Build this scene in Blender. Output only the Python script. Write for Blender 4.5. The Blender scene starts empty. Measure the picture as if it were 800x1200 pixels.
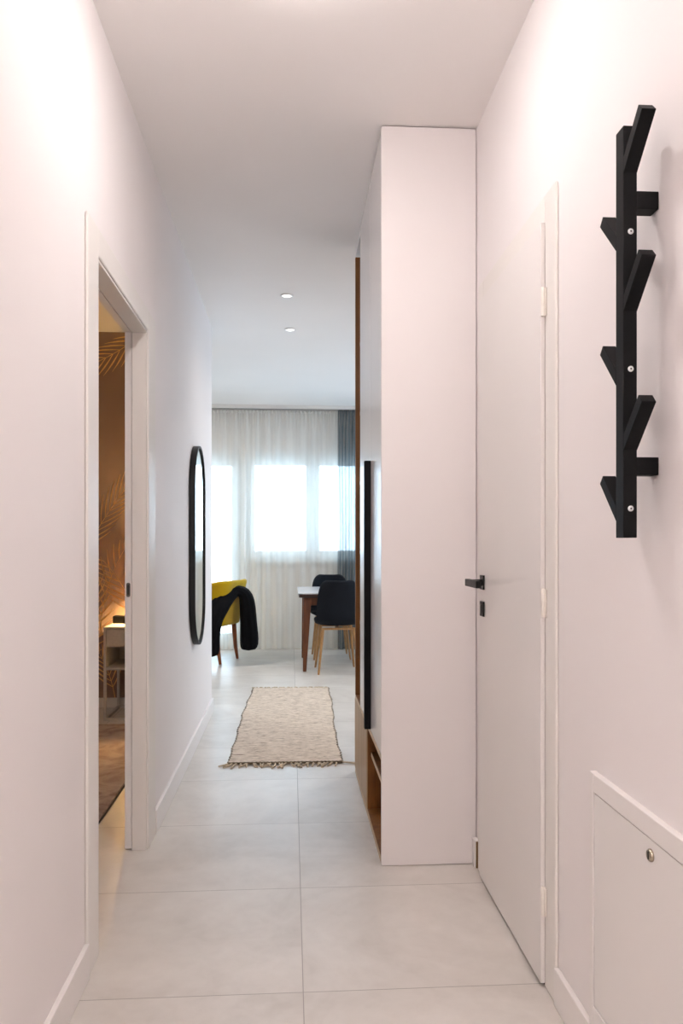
import bpy, bmesh, math, random
from mathutils import Vector, Matrix, noise
R = math.radians
scene = bpy.context.scene
COL = scene.collection

# ------------------------------------------------------------------ helpers
def lin(c):
    c = c / 255.0
    return c / 12.92 if c <= 0.04045 else ((c + 0.055) / 1.055) ** 2.4

def rgb(r, g, b):
    return (lin(r), lin(g), lin(b), 1.0)

class N:
    """small node-tree helper"""
    def __init__(self, name):
        self.m = bpy.data.materials.new(name)
        self.m.use_nodes = True
        self.t = self.m.node_tree
        self.bsdf = self.t.nodes['Principled BSDF']
        self.out = self.t.nodes['Material Output']
    def n(self, kind, **kw):
        nd = self.t.nodes.new(kind)
        for k, v in kw.items():
            setattr(nd, k, v)
        return nd
    def l(self, a, b):
        self.t.links.new(a, b)
    def math(self, op, a, b=None, clamp=False):
        nd = self.n('ShaderNodeMath', operation=op)
        nd.use_clamp = clamp
        for i, v in enumerate((a, b)):
            if v is None:
                continue
            if isinstance(v, (int, float)):
                nd.inputs[i].default_value = v
            else:
                self.l(v, nd.inputs[i])
        return nd.outputs[0]
    def noise(self, scale, detail=3, rough=0.5, vec=None, dist=0.0):
        nd = self.n('ShaderNodeTexNoise')
        nd.inputs['Scale'].default_value = scale
        nd.inputs['Detail'].default_value = detail
        nd.inputs['Roughness'].default_value = rough
        nd.inputs['Distortion'].default_value = dist
        if vec is not None:
            self.l(vec, nd.inputs['Vector'])
        return nd
    def coord(self, kind='Object', scale=None):
        tc = self.n('ShaderNodeTexCoord')
        o = tc.outputs[kind]
        if scale:
            mp = self.n('ShaderNodeMapping')
            mp.inputs['Scale'].default_value = scale
            self.l(o, mp.inputs['Vector'])
            o = mp.outputs[0]
        return o
    def pos(self, scale=None):
        g = self.n('ShaderNodeNewGeometry')
        o = g.outputs['Position']
        if scale:
            mp = self.n('ShaderNodeMapping')
            mp.inputs['Scale'].default_value = scale
            self.l(o, mp.inputs['Vector'])
            o = mp.outputs[0]
        return o
    def ramp(self, fac, stops):
        nd = self.n('ShaderNodeValToRGB')
        els = nd.color_ramp.elements
        while len(els) < len(stops):
            els.new(0.5)
        for e, (p, c) in zip(els, stops):
            e.position = p
            e.color = c
        self.l(fac, nd.inputs[0])
        return nd.outputs[0]
    def mix(self, fac, a, b):
        nd = self.n('ShaderNodeMix', data_type='RGBA')
        for sock, v in ((nd.inputs[0], fac), (nd.inputs[6], a), (nd.inputs[7], b)):
            if isinstance(v, (int, float)):
                sock.default_value = v
            elif isinstance(v, tuple):
                sock.default_value = v
            else:
                self.l(v, sock)
        return nd.outputs[2]
    def bump(self, height, strength=0.2, dist=0.01):
        nd = self.n('ShaderNodeBump')
        nd.inputs['Strength'].default_value = strength
        nd.inputs['Distance'].default_value = dist
        self.l(height, nd.inputs['Height'])
        self.l(nd.outputs[0], self.bsdf.inputs['Normal'])
    def set(self, col=None, rough=None, metal=None, spec=None):
        b = self.bsdf
        if col is not None:
            if isinstance(col, tuple):
                b.inputs['Base Color'].default_value = col
            else:
                self.l(col, b.inputs['Base Color'])
        if rough is not None:
            if isinstance(rough, (int, float)):
                b.inputs['Roughness'].default_value = rough
            else:
                self.l(rough, b.inputs['Roughness'])
        if metal is not None:
            b.inputs['Metallic'].default_value = metal
        if spec is not None:
            b.inputs['Specular IOR Level'].default_value = spec
        return self.m

def paint(name, col, rough=0.55, bump=0.04, scale=180, spec=0.4, vary=0.015):
    k = N(name)
    p = k.pos()
    nz = k.noise(scale, 3, 0.6, p)
    big = k.noise(1.3, 2, 0.5, p)
    a = tuple(min(1, c * (1 - vary)) for c in col[:3]) + (1,)
    b = tuple(min(1, c * (1 + vary)) for c in col[:3]) + (1,)
    k.set(k.ramp(big.outputs[0], [(0.3, a), (0.7, b)]), rough, 0, spec)
    if bump:
        k.bump(nz.outputs[0], bump, 0.002)
    return k.m

def wood(name, c0, c1, axis='Z', rough=0.45, scale=1.0):
    k = N(name)
    s = {'X': (1.2, 22, 22), 'Y': (22, 1.2, 22), 'Z': (22, 22, 1.2)}[axis]
    v = k.pos(tuple(q * scale for q in s))
    nz = k.noise(1.6, 5, 0.6, v, 0.6)
    fine = k.noise(7.0, 3, 0.6, v)
    f = k.math('ADD', k.math('MULTIPLY', nz.outputs[0], 0.75), k.math('MULTIPLY', fine.outputs[0], 0.25))
    k.set(k.ramp(f, [(0.32, c0), (0.68, c1)]), rough, 0, 0.4)
    k.bump(fine.outputs[0], 0.08, 0.002)
    return k.m

def plain(name, col, rough=0.4, metal=0.0, spec=0.5, bump=0.0, scale=60):
    k = N(name)
    nz = k.noise(scale, 3, 0.5, k.coord('Object'))
    a = tuple(c * 0.94 for c in col[:3]) + (1,)
    b = tuple(min(1, c * 1.05) for c in col[:3]) + (1,)
    k.set(k.ramp(nz.outputs[0], [(0.3, a), (0.7, b)]), rough, metal, spec)
    if bump:
        k.bump(nz.outputs[0], bump, 0.002)
    return k.m

# ---- mesh building
class MB:
    def __init__(self):
        self.bm = bmesh.new()
    def box(self, x0, x1, y0, y1, z0, z1, bev=0.0, seg=2, mi=0):
        bm = self.bm
        vs = [bm.verts.new((x, y, z)) for x in (x0, x1) for y in (y0, y1) for z in (z0, z1)]
        idx = [(0, 1, 3, 2), (4, 6, 7, 5), (0, 4, 5, 1), (2, 3, 7, 6), (0, 2, 6, 4), (1, 5, 7, 3)]
        fs = [bm.faces.new([vs[i] for i in q]) for q in idx]
        for f in fs:
            f.material_index = mi
        if bev:
            es = list({e for f in fs for e in f.edges})
            r = bmesh.ops.bevel(bm, geom=es, offset=bev, segments=seg, profile=0.5, affect='EDGES')
            for f in r['faces']:
                f.material_index = mi
        return self
    def hexa(self, pts, bev=0.0, seg=2):
        """box from 8 corners: 4 bottom (ccw) then 4 top"""
        bm = self.bm
        vs = [bm.verts.new(p) for p in pts]
        idx = [(3, 2, 1, 0), (4, 5, 6, 7), (0, 1, 5, 4), (1, 2, 6, 5), (2, 3, 7, 6), (3, 0, 4, 7)]
        fs = [bm.faces.new([vs[i] for i in q]) for q in idx]
        if bev:
            es = list({e for f in fs for e in f.edges})
            bmesh.ops.bevel(bm, geom=es, offset=bev, segments=seg, profile=0.5, affect='EDGES')
        return self
    def tube(self, pts, radii, n=16, cap=True, squash=1.0):
        """round bar through points; frames from a fixed reference"""
        bm = self.bm
        rings = []
        P = [Vector(p) for p in pts]
        for i, p in enumerate(P):
            d = (P[min(i + 1, len(P) - 1)] - P[max(i - 1, 0)]).normalized()
            ref = Vector((0, 0, 1)) if abs(d.z) < 0.8 else Vector((0, 1, 0))
            a = d.cross(ref).normalized()
            b = d.cross(a).normalized()
            r = radii[i] if isinstance(radii, (list, tuple)) else radii
            rings.append([bm.verts.new(p + a * (r * math.cos(2 * math.pi * k / n)) + b * (r * squash * math.sin(2 * math.pi * k / n))) for k in range(n)])
        for i in range(len(rings) - 1):
            for k in range(n):
                bm.faces.new((rings[i][k], rings[i][(k + 1) % n], rings[i + 1][(k + 1) % n], rings[i + 1][k]))
        if cap:
            bm.faces.new(list(reversed(rings[0])))
            bm.faces.new(rings[-1])
        return self
    def lathe(self, prof, axis='Z', n=32, at=(0, 0, 0)):
        """prof: (radius, height) pairs"""
        bm = self.bm
        at = Vector(at)
        def pt(r, h, a):
            u, v = r * math.cos(a), r * math.sin(a)
            if axis == 'Z':
                return at + Vector((u, v, h))
            if axis == 'X':
                return at + Vector((h, u, v))
            return at + Vector((u, h, v))
        rings = []
        for r, h in prof:
            if r < 1e-6:
                rings.append([bm.verts.new(pt(0, h, 0))])
            else:
                rings.append([bm.verts.new(pt(r, h, 2 * math.pi * k / n)) for k in range(n)])
        for a, b in zip(rings, rings[1:]):
            for k in range(n):
                q = (k + 1) % n
                if len(a) == 1 and len(b) == 1:
                    continue
                if len(a) == 1:
                    bm.faces.new((a[0], b[k], b[q]))
                elif len(b) == 1:
                    bm.faces.new((a[k], a[q], b[0]))
                else:
                    bm.faces.new((a[k], a[q], b[q], b[k]))
        return self
    def prism(self, poly, fn, d0, d1, bev=0.0, seg=2):
        """poly: 2-D outline, fn(u,v,d) -> xyz, extruded d0..d1"""
        bm = self.bm
        a = [bm.verts.new(fn(u, v, d0)) for u, v in poly]
        b = [bm.verts.new(fn(u, v, d1)) for u, v in poly]
        n = len(poly)
        fa = bm.faces.new(list(reversed(a)))
        fb = bm.faces.new(b)
        for k in range(n):
            bm.faces.new((a[k], a[(k + 1) % n], b[(k + 1) % n], b[k]))
        if bev:
            es = list(fa.edges) + list(fb.edges)
            bmesh.ops.bevel(bm, geom=es, offset=bev, segments=seg, profile=0.5, affect='EDGES')
        return self
    def done(self, name, mat, parent=None, smooth=False, kind=None, label=None):
        bm = self.bm
        bmesh.ops.recalc_face_normals(bm, faces=bm.faces)
        if parent is not None:
            off = parent.get('_base')
            if off:
                bmesh.ops.translate(bm, verts=bm.verts, vec=-Vector(off))
        me = bpy.data.meshes.new(name)
        bm.to_mesh(me)
        bm.free()
        mats = mat if isinstance(mat, (list, tuple)) else [mat]
        for m in mats:
            me.materials.append(m)
        if smooth:
            for p in me.polygons:
                p.use_smooth = True
            if smooth != 'all':
                try:
                    me.set_sharp_from_angle(angle=R(smooth if smooth is not True else 40))
                except Exception:
                    pass
        o = bpy.data.objects.new(name, me)
        COL.objects.link(o)
        if parent is not None:
            o.parent = parent
        if kind:
            o['kind'] = kind
        if label:
            o['label'] = label
        return o

def tag(o, label, cat, group=None, kind=None):
    o['label'] = label
    o['category'] = cat
    if group:
        o['group'] = group
    if kind:
        o['kind'] = kind
    return o

def thing(name, label, cat, loc=(0, 0, 0), rz=0.0, group=None, world=True):
    """Empty at the thing's base; parts given in world coordinates when world=True"""
    o = bpy.data.objects.new(name, None)
    o.empty_display_size = 0.05
    o.location = loc
    o.rotation_euler = (0, 0, rz)
    COL.objects.link(o)
    if world:
        o['_base'] = tuple(loc)
    return tag(o, label, cat, group)

def shell(name, loc=(0, 0, 0), label=None):
    o = bpy.data.objects.new(name, None)
    o.location = loc
    o['_base'] = tuple(loc)
    o['kind'] = 'structure'
    COL.objects.link(o)
    if label:
        o['label'] = label
    return o

def dup(root, loc, rz, label, group):
    r = root.copy()
    COL.objects.link(r)
    r.location = loc
    r.rotation_euler = (0, 0, rz)
    r['label'] = label
    r['group'] = group
    for ch in root.children:
        c = ch.copy()
        COL.objects.link(c)
        c.parent = r
        for g in ch.children:
            d = g.copy()
            COL.objects.link(d)
            d.parent = c
    return r

def mod_sub(o, lv=2):
    m = o.modifiers.new('s', 'SUBSURF')
    m.levels = lv
    m.render_levels = lv
    for p in o.data.polygons:
        p.use_smooth = True
    return o

# ------------------------------------------------------------------ materials
WALL_C = (0.84, 0.805, 0.80, 1)
M = {}
M['wall'] = paint('wall_paint', WALL_C, 0.6, 0.05)
M['ceiling'] = paint('ceiling_paint', (0.89, 0.865, 0.85, 1), 0.8, 0.04, spec=0.2)
M['trim'] = paint('trim_white', (0.80, 0.775, 0.74, 1), 0.38, 0.0)
M['base'] = paint('baseboard_white', (0.82, 0.79, 0.77, 1), 0.35, 0.0)
M['door'] = paint('door_white', (0.80, 0.775, 0.755, 1), 0.36, 0.0)
M['panel'] = paint('panel_lacquer', (0.79, 0.755, 0.75, 1), 0.4, 0.0)
M['gloss'] = paint('wardrobe_front_lacquer', (0.79, 0.77, 0.77, 1), 0.22, 0.0)
M['mdf'] = plain('raw_board_edge', rgb(126, 96, 54), 0.7)
M['oak'] = wood('oak_veneer', rgb(104, 64, 26), rgb(150, 98, 46), 'Z')
M['oak_light'] = wood('oak_front', rgb(150, 122, 88), rgb(182, 152, 114), 'Z')
M['oak_edge'] = wood('oak_edge', rgb(184, 156, 120), rgb(205, 180, 145), 'Y')
M['black'] = plain('black_lacquer', (0.004, 0.004, 0.0045, 1), 0.55, 0, 0.16)
M['blackmetal'] = plain('black_metal', (0.006, 0.006, 0.006, 1), 0.45, 0, 0.3)
M['steel'] = plain('brushed_steel', (0.62, 0.62, 0.62, 1), 0.32, 1.0)
M['zinc'] = plain('zinc_screw', (0.75, 0.78, 0.78, 1), 0.4, 0.8)
M['dark_steel'] = plain('dark_steel', (0.16, 0.155, 0.15, 1), 0.4, 0.8)
M['nickel'] = plain('nickel', (0.42, 0.36, 0.28, 1), 0.22, 1.0)
M['gap'] = plain('gap_shade', (0.03, 0.028, 0.025, 1), 0.9)  # shade inside gaps, slots and sockets, painted as a dark colour
M['pvc'] = paint('window_frame_white', (0.80, 0.82, 0.83, 1), 0.3, 0.0)
M['hinge'] = plain('painted_hinge', (0.78, 0.74, 0.68, 1), 0.3)
M['grey_night'] = plain('grey_white_metal', (0.60, 0.58, 0.55, 1), 0.45)
M['yellow'] = None

def fabric(name, c0, c1, scale=260, rough=0.95, bump=0.35, sheen=0.2):
    k = N(name)
    p = k.coord('Object')
    nz = k.noise(scale, 3, 0.7, p)
    big = k.noise(6, 3, 0.5, p)
    f = k.math('ADD', k.math('MULTIPLY', nz.outputs[0], 0.6), k.math('MULTIPLY', big.outputs[0], 0.4))
    k.set(k.ramp(f, [(0.35, c0), (0.65, c1)]), rough, 0, 0.2)
    k.bsdf.inputs['Sheen Weight'].default_value = sheen
    k.bump(nz.outputs[0], bump, 0.002)
    return k.m
M['yellow'] = fabric('yellow_upholstery', rgb(174, 138, 4), rgb(204, 168, 8))
M['charcoal'] = fabric('charcoal_upholstery', rgb(17, 20, 26), rgb(28, 32, 39), sheen=0.0)
M['coat'] = fabric('black_wool', (0.0025, 0.0025, 0.0035, 1), (0.006, 0.006, 0.008, 1), sheen=0.0)
M['walnut'] = wood('walnut_table', rgb(84, 44, 22), rgb(124, 70, 34), 'Z', 0.4, 2.5)
M['walnut_dark'] = wood('walnut_dark', rgb(44, 26, 18), rgb(62, 38, 26), 'X', 0.4, 2.0)
M['beech'] = wood('oak_chair_leg', rgb(142, 104, 62), rgb(178, 136, 88), 'Z', 0.45, 2.5)
M['redwood'] = wood('reddish_leg', rgb(104, 52, 20), rgb(146, 80, 34), 'Z', 0.4, 2.5)
M['white_top'] = plain('white_table_top', (0.74, 0.75, 0.78, 1), 0.18)

# floor tiles
def floor_mat():
    k = N('stone_tiles')
    g = k.pos()
    sep = k.n('ShaderNodeSeparateXYZ')
    k.l(g, sep.inputs[0])
    P = 0.606
    def line(o, off, P):
        u = k.math('DIVIDE', k.math('SUBTRACT', o, off), P)
        fr = k.math('FRACT', u)
        fl = k.math('FLOOR', u)
        d = k.math('MINIMUM', fr, k.math('SUBTRACT', 1.0, fr))
        return k.math('MULTIPLY', d, P), fl
    dx, ix = line(sep.outputs[0], 0.031, 2 * P)
    dy, iy = line(sep.outputs[1], 1.996, P)
    d = k.math('MINIMUM', dx, dy)
    tile = k.math('GREATER_THAN', d, 0.0013)
    cmb = k.n('ShaderNodeCombineXYZ')
    k.l(ix, cmb.inputs[0]); k.l(iy, cmb.inputs[1])
    wn = k.n('ShaderNodeTexWhiteNoise', noise_dimensions='3D')
    k.l(cmb.outputs[0], wn.inputs['Vector'])
    # offset clouding per tile
    ad = k.n('ShaderNodeVectorMath', operation='MULTIPLY_ADD')
    k.l(wn.outputs['Color'], ad.inputs[0])
    ad.inputs[1].default_value = (7, 7, 7)
    k.l(g, ad.inputs[2])
    n1 = k.noise(2.2, 5, 0.62, ad.outputs[0], 0.8)
    n2 = k.noise(14, 4, 0.6, ad.outputs[0], 0.3)
    n3 = k.noise(90, 3, 0.6, g)
    f = k.math('ADD', k.math('MULTIPLY', n1.outputs[0], 0.7), k.math('MULTIPLY', n2.outputs[0], 0.3))
    f = k.math('ADD', f, k.math('MULTIPLY', k.math('SUBTRACT', wn.outputs['Value'], 0.5), 0.10))
    c = k.ramp(f, [(0.30, (0.53, 0.495, 0.45, 1)), (0.5, (0.645, 0.612, 0.57, 1)), (0.72, (0.74, 0.71, 0.67, 1))])
    c = k.mix(tile, (0.37, 0.345, 0.32, 1), c)
    r = k.math('ADD', 0.285, k.math('MULTIPLY', n2.outputs[0], 0.14))
    r = k.math('ADD', r, k.math('MULTIPLY', k.math('SUBTRACT', 1.0, tile), 0.4))
    k.set(c, r, 0, 0.9)
    hgt = k.math('ADD', k.math('MULTIPLY', tile, 1.0), k.math('MULTIPLY', n3.outputs[0], 0.06))
    k.bump(hgt, 0.12, 0.002)
    return k.m
M['floor'] = floor_mat()

def curtain_mat(name, col, transp, rough_vary=0.12):
    k = N(name)
    k.t.nodes.remove(k.bsdf)
    v = k.pos((60, 60, 1.0))
    nz = k.noise(2.0, 4, 0.6, v)
    tr = k.n('ShaderNodeBsdfTransparent')
    tl = k.n('ShaderNodeBsdfTranslucent'); tl.inputs[0].default_value = col
    df = k.n('ShaderNodeBsdfDiffuse'); df.inputs[0].default_value = col
    a = k.n('ShaderNodeMixShader'); a.inputs[0].default_value = 0.46
    k.l(df.outputs[0], a.inputs[1]); k.l(tl.outputs[0], a.inputs[2])
    # folds seen edge-on let less through
    lw = k.n('ShaderNodeLayerWeight'); lw.inputs[0].default_value = 0.5
    f = k.math('ADD', transp, k.math('MULTIPLY', k.math('SUBTRACT', nz.outputs[0], 0.5), rough_vary))
    f = k.math('MULTIPLY', f, k.math('SUBTRACT', 1.0, k.math('MULTIPLY', lw.outputs['Facing'], 0.75)), True)
    b = k.n('ShaderNodeMixShader')
    k.l(f, b.inputs[0])
    k.l(a.outputs[0], b.inputs[1]); k.l(tr.outputs[0], b.inputs[2])
    k.l(b.outputs[0], k.out.inputs[0])
    return k.m
M['sheer'] = curtain_mat('sheer_voile', (0.92, 0.915, 0.86, 1), 0.48)
M['grey_sheer'] = curtain_mat('grey_voile', (0.10, 0.125, 0.14, 1), 0.34, 0.5)

def glass_mat():
    k = N('window_glass')
    k.t.nodes.remove(k.bsdf)
    tr = k.n('ShaderNodeBsdfTransparent'); tr.inputs[0].default_value = (0.96, 0.98, 0.98, 1)
    gl = k.n('ShaderNodeBsdfGlossy'); gl.inputs['Roughness'].default_value = 0.02
    fr = k.n('ShaderNodeFresnel'); fr.inputs[0].default_value = 1.45
    mx = k.n('ShaderNodeMixShader')
    k.l(fr.outputs[0], mx.inputs[0]); k.l(tr.outputs[0], mx.inputs[1]); k.l(gl.outputs[0], mx.inputs[2])
    k.l(mx.outputs[0], k.out.inputs[0])
    return k.m
M['glass'] = glass_mat()

def mirror_mat():
    k = N('mirror_silver')
    nz = k.noise(2.0, 1, 0.5, k.coord('Object'))
    k.set(k.ramp(nz.outputs[0], [(0.3, (0.84, 0.88, 0.86, 1)), (0.7, (0.86, 0.90, 0.88, 1))]), 0.01, 1.0)
    return k.m
M['mirror'] = mirror_mat()

def emit(name, col, strength):
    k = N(name)
    k.set((0.9, 0.9, 0.9, 1), 0.5)
    k.bsdf.inputs['Emission Color'].default_value = col
    k.bsdf.inputs['Emission Strength'].default_value = strength
    return k.m
WARM = (1.0, 0.925, 0.905, 1)
M['lamp'] = emit('ceiling_light_diffuser', WARM, 68.0)
M['fill_dim'] = emit('middle_fill_diffuser', WARM, 14.0)  # weak added fill for the corridor
M['fill_bright'] = emit('entrance_fill_diffuser', WARM, 185.0)  # strong added fill from behind the camera
M['bedlamp'] = emit('bedroom_light_diffuser', (1.0, 0.88, 0.78, 1), 18.0)
M['room_fill'] = emit('room_fill_diffuser', (1.0, 0.95, 0.90, 1), 80.0)  # added fill for curtain, floor and far left wall
M['spot'] = emit('downlight_lens', (1.0, 0.94, 0.86, 1), 1.2)

def rug_mat():
    k = N('woven_cotton_rug')
    p = k.coord('Object')
    row = k.noise(1.0, 4, 0.7, k.coord('Object', (9, 120, 1)))
    spot = k.noise(1.0, 4, 0.75, k.coord('Object', (26, 80, 1)), 0.4)
    wv = k.n('ShaderNodeTexWave', wave_type='BANDS', bands_direction='Y')
    wv.inputs['Scale'].default_value = 34
    wv.inputs['Distortion'].default_value = 2.0
    wv.inputs['Detail'].default_value = 2
    k.l(p, wv.inputs['Vector'])
    f = k.math('ADD', k.math('MULTIPLY', row.outputs[0], 0.55), k.math('MULTIPLY', spot.outputs[0], 0.45))
    c = k.ramp(f, [(0.36, rgb(80, 68, 60)), (0.42, rgb(172, 156, 141)), (0.48, rgb(210, 196, 180)), (0.60, rgb(232, 220, 206))])
    k.set(c, 0.95, 0, 0.1)
    h = k.math('ADD', k.math('MULTIPLY', wv.outputs['Fac'], 0.5), k.math('MULTIPLY', row.outputs[0], 0.8))
    k.bump(h, 0.6, 0.006)
    return k.m
M['rug'] = rug_mat()
M['fringe'] = fabric('rug_yarn', rgb(168, 150, 126), rgb(222, 206, 180), 60)
M['rug_edge'] = fabric('rug_edge_yarn', rgb(78, 68, 56), rgb(150, 134, 110), 60)

def bedroom_rug_mat():
    k = N('bedroom_rug_pile')
    p = k.coord('Object')
    n1 = k.noise(5, 5, 0.6, p, 1.2)
    n2 = k.noise(160, 2, 0.6, p)
    k.set(k.ramp(n1.outputs[0], [(0.38, rgb(150, 132, 126)), (0.5, rgb(176, 160, 154)), (0.62, rgb(196, 182, 176))]), 0.95, 0, 0.1)
    k.bump(n2.outputs[0], 0.5, 0.004)
    return k.m
M['bedrug'] = bedroom_rug_mat()
M['bedrug_edge'] = fabric('bedroom_rug_edge', rgb(52, 46, 42), rgb(78, 70, 64), 90)

def paper_mat():
    k = N('brown_wallpaper')
    p = k.pos()
    n1 = k.noise(1.6, 3, 0.5, p)
    n2 = k.noise(220, 2, 0.5, p)
    k.set(k.ramp(n1.outputs[0], [(0.35, rgb(142, 120, 108)), (0.65, rgb(158, 136, 122))]), 0.7, 0, 0.3)
    k.bump(n2.outputs[0], 0.08, 0.001)
    return k.m
M['paper'] = paper_mat()
M['gold'] = plain('gold_leaf_print', (0.85, 0.56, 0.24, 1), 0.38, 1.0)
M['shade'] = None
def shade_mat():
    k = N('lamp_shade_cloth')
    k.t.nodes.remove(k.bsdf)
    c = (0.85, 0.62, 0.32, 1)
    nz = k.noise(200, 2, 0.5, k.coord('Object'))
    cc = k.ramp(nz.outputs[0], [(0.3, (0.80, 0.57, 0.28, 1)), (0.7, c)])
    tl = k.n('ShaderNodeBsdfTranslucent'); df = k.n('ShaderNodeBsdfDiffuse')
    k.l(cc, tl.inputs[0]); k.l(cc, df.inputs[0])
    a = k.n('ShaderNodeMixShader'); a.inputs[0].default_value = 0.4
    k.l(df.outputs[0], a.inputs[1]); k.l(tl.outputs[0], a.inputs[2])
    k.l(a.outputs[0], k.out.inputs[0])
    return k.m
M['shade'] = shade_mat()
M['bulb'] = emit('warm_bulb', (1.0, 0.60, 0.22, 1), 800.0)

# ------------------------------------------------------------------ room shell
H = 2.65
LW, RW = -0.545, 0.667            # corridor wall faces
S = 'structure'
MB().box(-4.2, 3.6, -1.7, 9.0, -0.12, 0.0).done('floor', M['floor'], kind=S)
MB().box(-4.2, 3.6, -1.7, 9.0, H, H + 0.12).done('ceiling', M['ceiling'], kind=S)

WSS = 0.30
OP0, OP1, OPZ = 2.216, 2.971, 1.954   # bedroom doorway
b = MB()
b.box(LW - 0.08, LW, -1.55, OP0, 0, H)
b.box(LW - 0.08, LW, OP0, OP1, OPZ, H)
b.box(-0.597, LW, OP1, 3.85, 0, H)
b.box(LW - 0.08, LW, 3.85, 5.385, 0, H)
b.box(LW - 0.20, LW - 0.08, 5.285, 5.68, 0, H)
b.done('wall_left', M['wall'], kind=S)
b = MB()
b.box(RW, RW + 0.12, -1.55, 3.93, 0, H)
b.done('wall_right', M['wall'], kind=S)
MB().box(LW - 0.1, RW + 0.12, -1.65, -1.55, 0, H).done('wall_back', M['wall'], kind=S)
MB().box(RW + 0.12, 3.4, 3.81, 3.93, 0, H).done('wall_dining_near', M['wall'], kind=S)
SY0, SY1 = 6.3, 8.3
b = MB()
b.box(3.4, 3.6, 3.81, SY0, 0, H); b.box(3.4, 3.6, SY1, 8.9, 0, H)
b.box(3.4, 3.6, SY0, SY1, 0, WSS); b.box(3.4, 3.6, SY0, SY1, 2.154, H)
b.done('wall_dining_right', M['wall'], kind=S)
MB().box(-4.1, -4.0, 5.68, 8.9, 0, H).done('wall_living_left', M['wall'], kind=S)
MB().box(-4.1, -4.0, 1.1, 5.68, 0, H).done('wall_bedroom_left', M['wall'], kind=S)
MB().box(-4.0, LW - 0.1, 1.1, 1.2, 0, H).done('wall_bedroom_near', M['wall'], kind=S)

# window wall with a balcony door and a two-sash window
WY0, WY1 = 8.64, 8.90
DX0, DX1 = -1.55, -0.523
WX0, WX1 = -0.500, 1.13
WT, WS = 2.154, 0.985
b = MB()
b.box(-4.1, DX0, WY0, WY1, 0, H)
b.box(DX0, WX1, WY0, WY1, WT, H)
b.box(DX1, WX0, WY0, WY1, 0, WT)
b.box(WX0, WX1, WY0, WY1, 0, WS)
b.box(WX1, 3.6, WY0, WY1, 0, H)
b.box(DX0, DX1, WY0, WY1, 0, 0.03)
b.done('wall_far', M['wall'], kind=S)

def sash_frame(bm, x0, x1, z0, z1, w, y0, y1):
    bm.box(x0, x0 + w, y0, y1, z0, z1, 0.006)
    bm.box(x1 - w, x1, y0, y1, z0, z1, 0.006)
    bm.box(x0 + w, x1 - w, y0, y1, z1 - w, z1, 0.006)
    bm.box(x0 + w, x1 - w, y0, y1, z0, z0 + w, 0.006)

w1 = shell('window_1', (-1.03, 8.74, 0.03), 'white framed glazed balcony door at left of the window')
b = MB(); sash_frame(b, DX0, DX1, 0.03, WT, 0.06, 8.68, 8.76); b.done('frame', M['pvc'], w1)
b = MB(); sash_frame(b, DX0 + 0.05, DX1 - 0.05, 0.08, WT - 0.05, 0.085, 8.665, 8.735); b.done('sash', M['pvc'], w1)
MB().box(DX0 + 0.13, DX1 - 0.13, 8.695, 8.705, 0.16, WT - 0.13).done('pane', M['glass'], w1)
b = MB(); b.box(DX1 - 0.105, DX1 - 0.085, 8.64, 8.665, 1.0, 1.06, 0.003); b.box(DX1 - 0.105, DX1 - 0.085, 8.618, 8.64, 0.94, 1.05, 0.004)
b.done('handle', M['steel'], w1)
w2 = shell('window_2', (0.3, 8.74, WS), 'white framed two-sash window above the low wall')
b = MB(); sash_frame(b, WX0, WX1, WS, WT, 0.05, 8.68, 8.76); b.done('frame', M['pvc'], w2)
XM = 0.240
for i, (x0, x1) in enumerate(((WX0 + 0.02, XM), (XM, WX1 - 0.02))):
    b = MB(); sash_frame(b, x0, x1, WS + 0.02, WT - 0.05, 0.076, 8.665, 8.735); sh = b.done('sash', M['pvc'], w2)
    b = MB(); b.box(x0 + 0.07, x1 - 0.07, 8.695, 8.705, WS + 0.09, WT - 0.12); b.done('pane', M['glass'], w2)
b = MB(); b.box(WX0 - 0.03, WX1 + 0.05, 8.55, 8.665, WS - 0.035, WS - 0.004, 0.006); b.done('sill', M['pvc'], w2)

w3 = shell('window_added', (3.45, 7.3, WSS), 'wide unseen window added on the right-hand dining wall for daylight')  # unseen window, added to bring more daylight into the far room
b = MB()
for y0, y1 in ((SY0, SY0 + 0.08), (7.26, 7.34), (SY1 - 0.08, SY1)):
    b.box(3.44, 3.51, y0, y1, WSS, 2.154, 0.005)
b.box(3.44, 3.51, SY0, SY1, WSS, WSS + 0.08, 0.005); b.box(3.44, 3.51, SY0, SY1, 2.074, 2.154, 0.005)
b.done('frame', M['pvc'], w3)
for y0, y1 in ((SY0 + 0.08, 7.26), (7.34, SY1 - 0.08)):
    MB().box(3.47, 3.48, y0, y1, WSS + 0.08, 2.074).done('pane', M['glass'], w3)

# bedroom wall with palm-leaf wallpaper (printed decor lies on the paper)
BY = 5.58
random.seed(4)
b = MB()
b.box(-4.0, LW - 0.2, BY, BY + 0.10, 0, H, mi=0)
def ribbon(pts, w0, w1, y=BY):
    """flat printed stroke on the wall, pts in (x,z)"""
    bm = b.bm
    n = len(pts)
    L, Rr = [], []
    for i, (x, z) in enumerate(pts):
        dx = pts[min(i + 1, n - 1)][0] - pts[max(i - 1, 0)][0]
        dz = pts[min(i + 1, n - 1)][1] - pts[max(i - 1, 0)][1]
        l = math.hypot(dx, dz) or 1
        w = (w0 + (w1 - w0) * i / (n - 1)) / 2
        L.append(bm.verts.new((x - dz / l * w, y - 0.0012, z + dx / l * w)))
        Rr.append(bm.verts.new((x + dz / l * w, y - 0.0012, z - dx / l * w)))
    for i in range(n - 1):
        f = bm.faces.new((L[i], L[i + 1], Rr[i + 1], Rr[i]))
        f.material_index = 1
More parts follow.
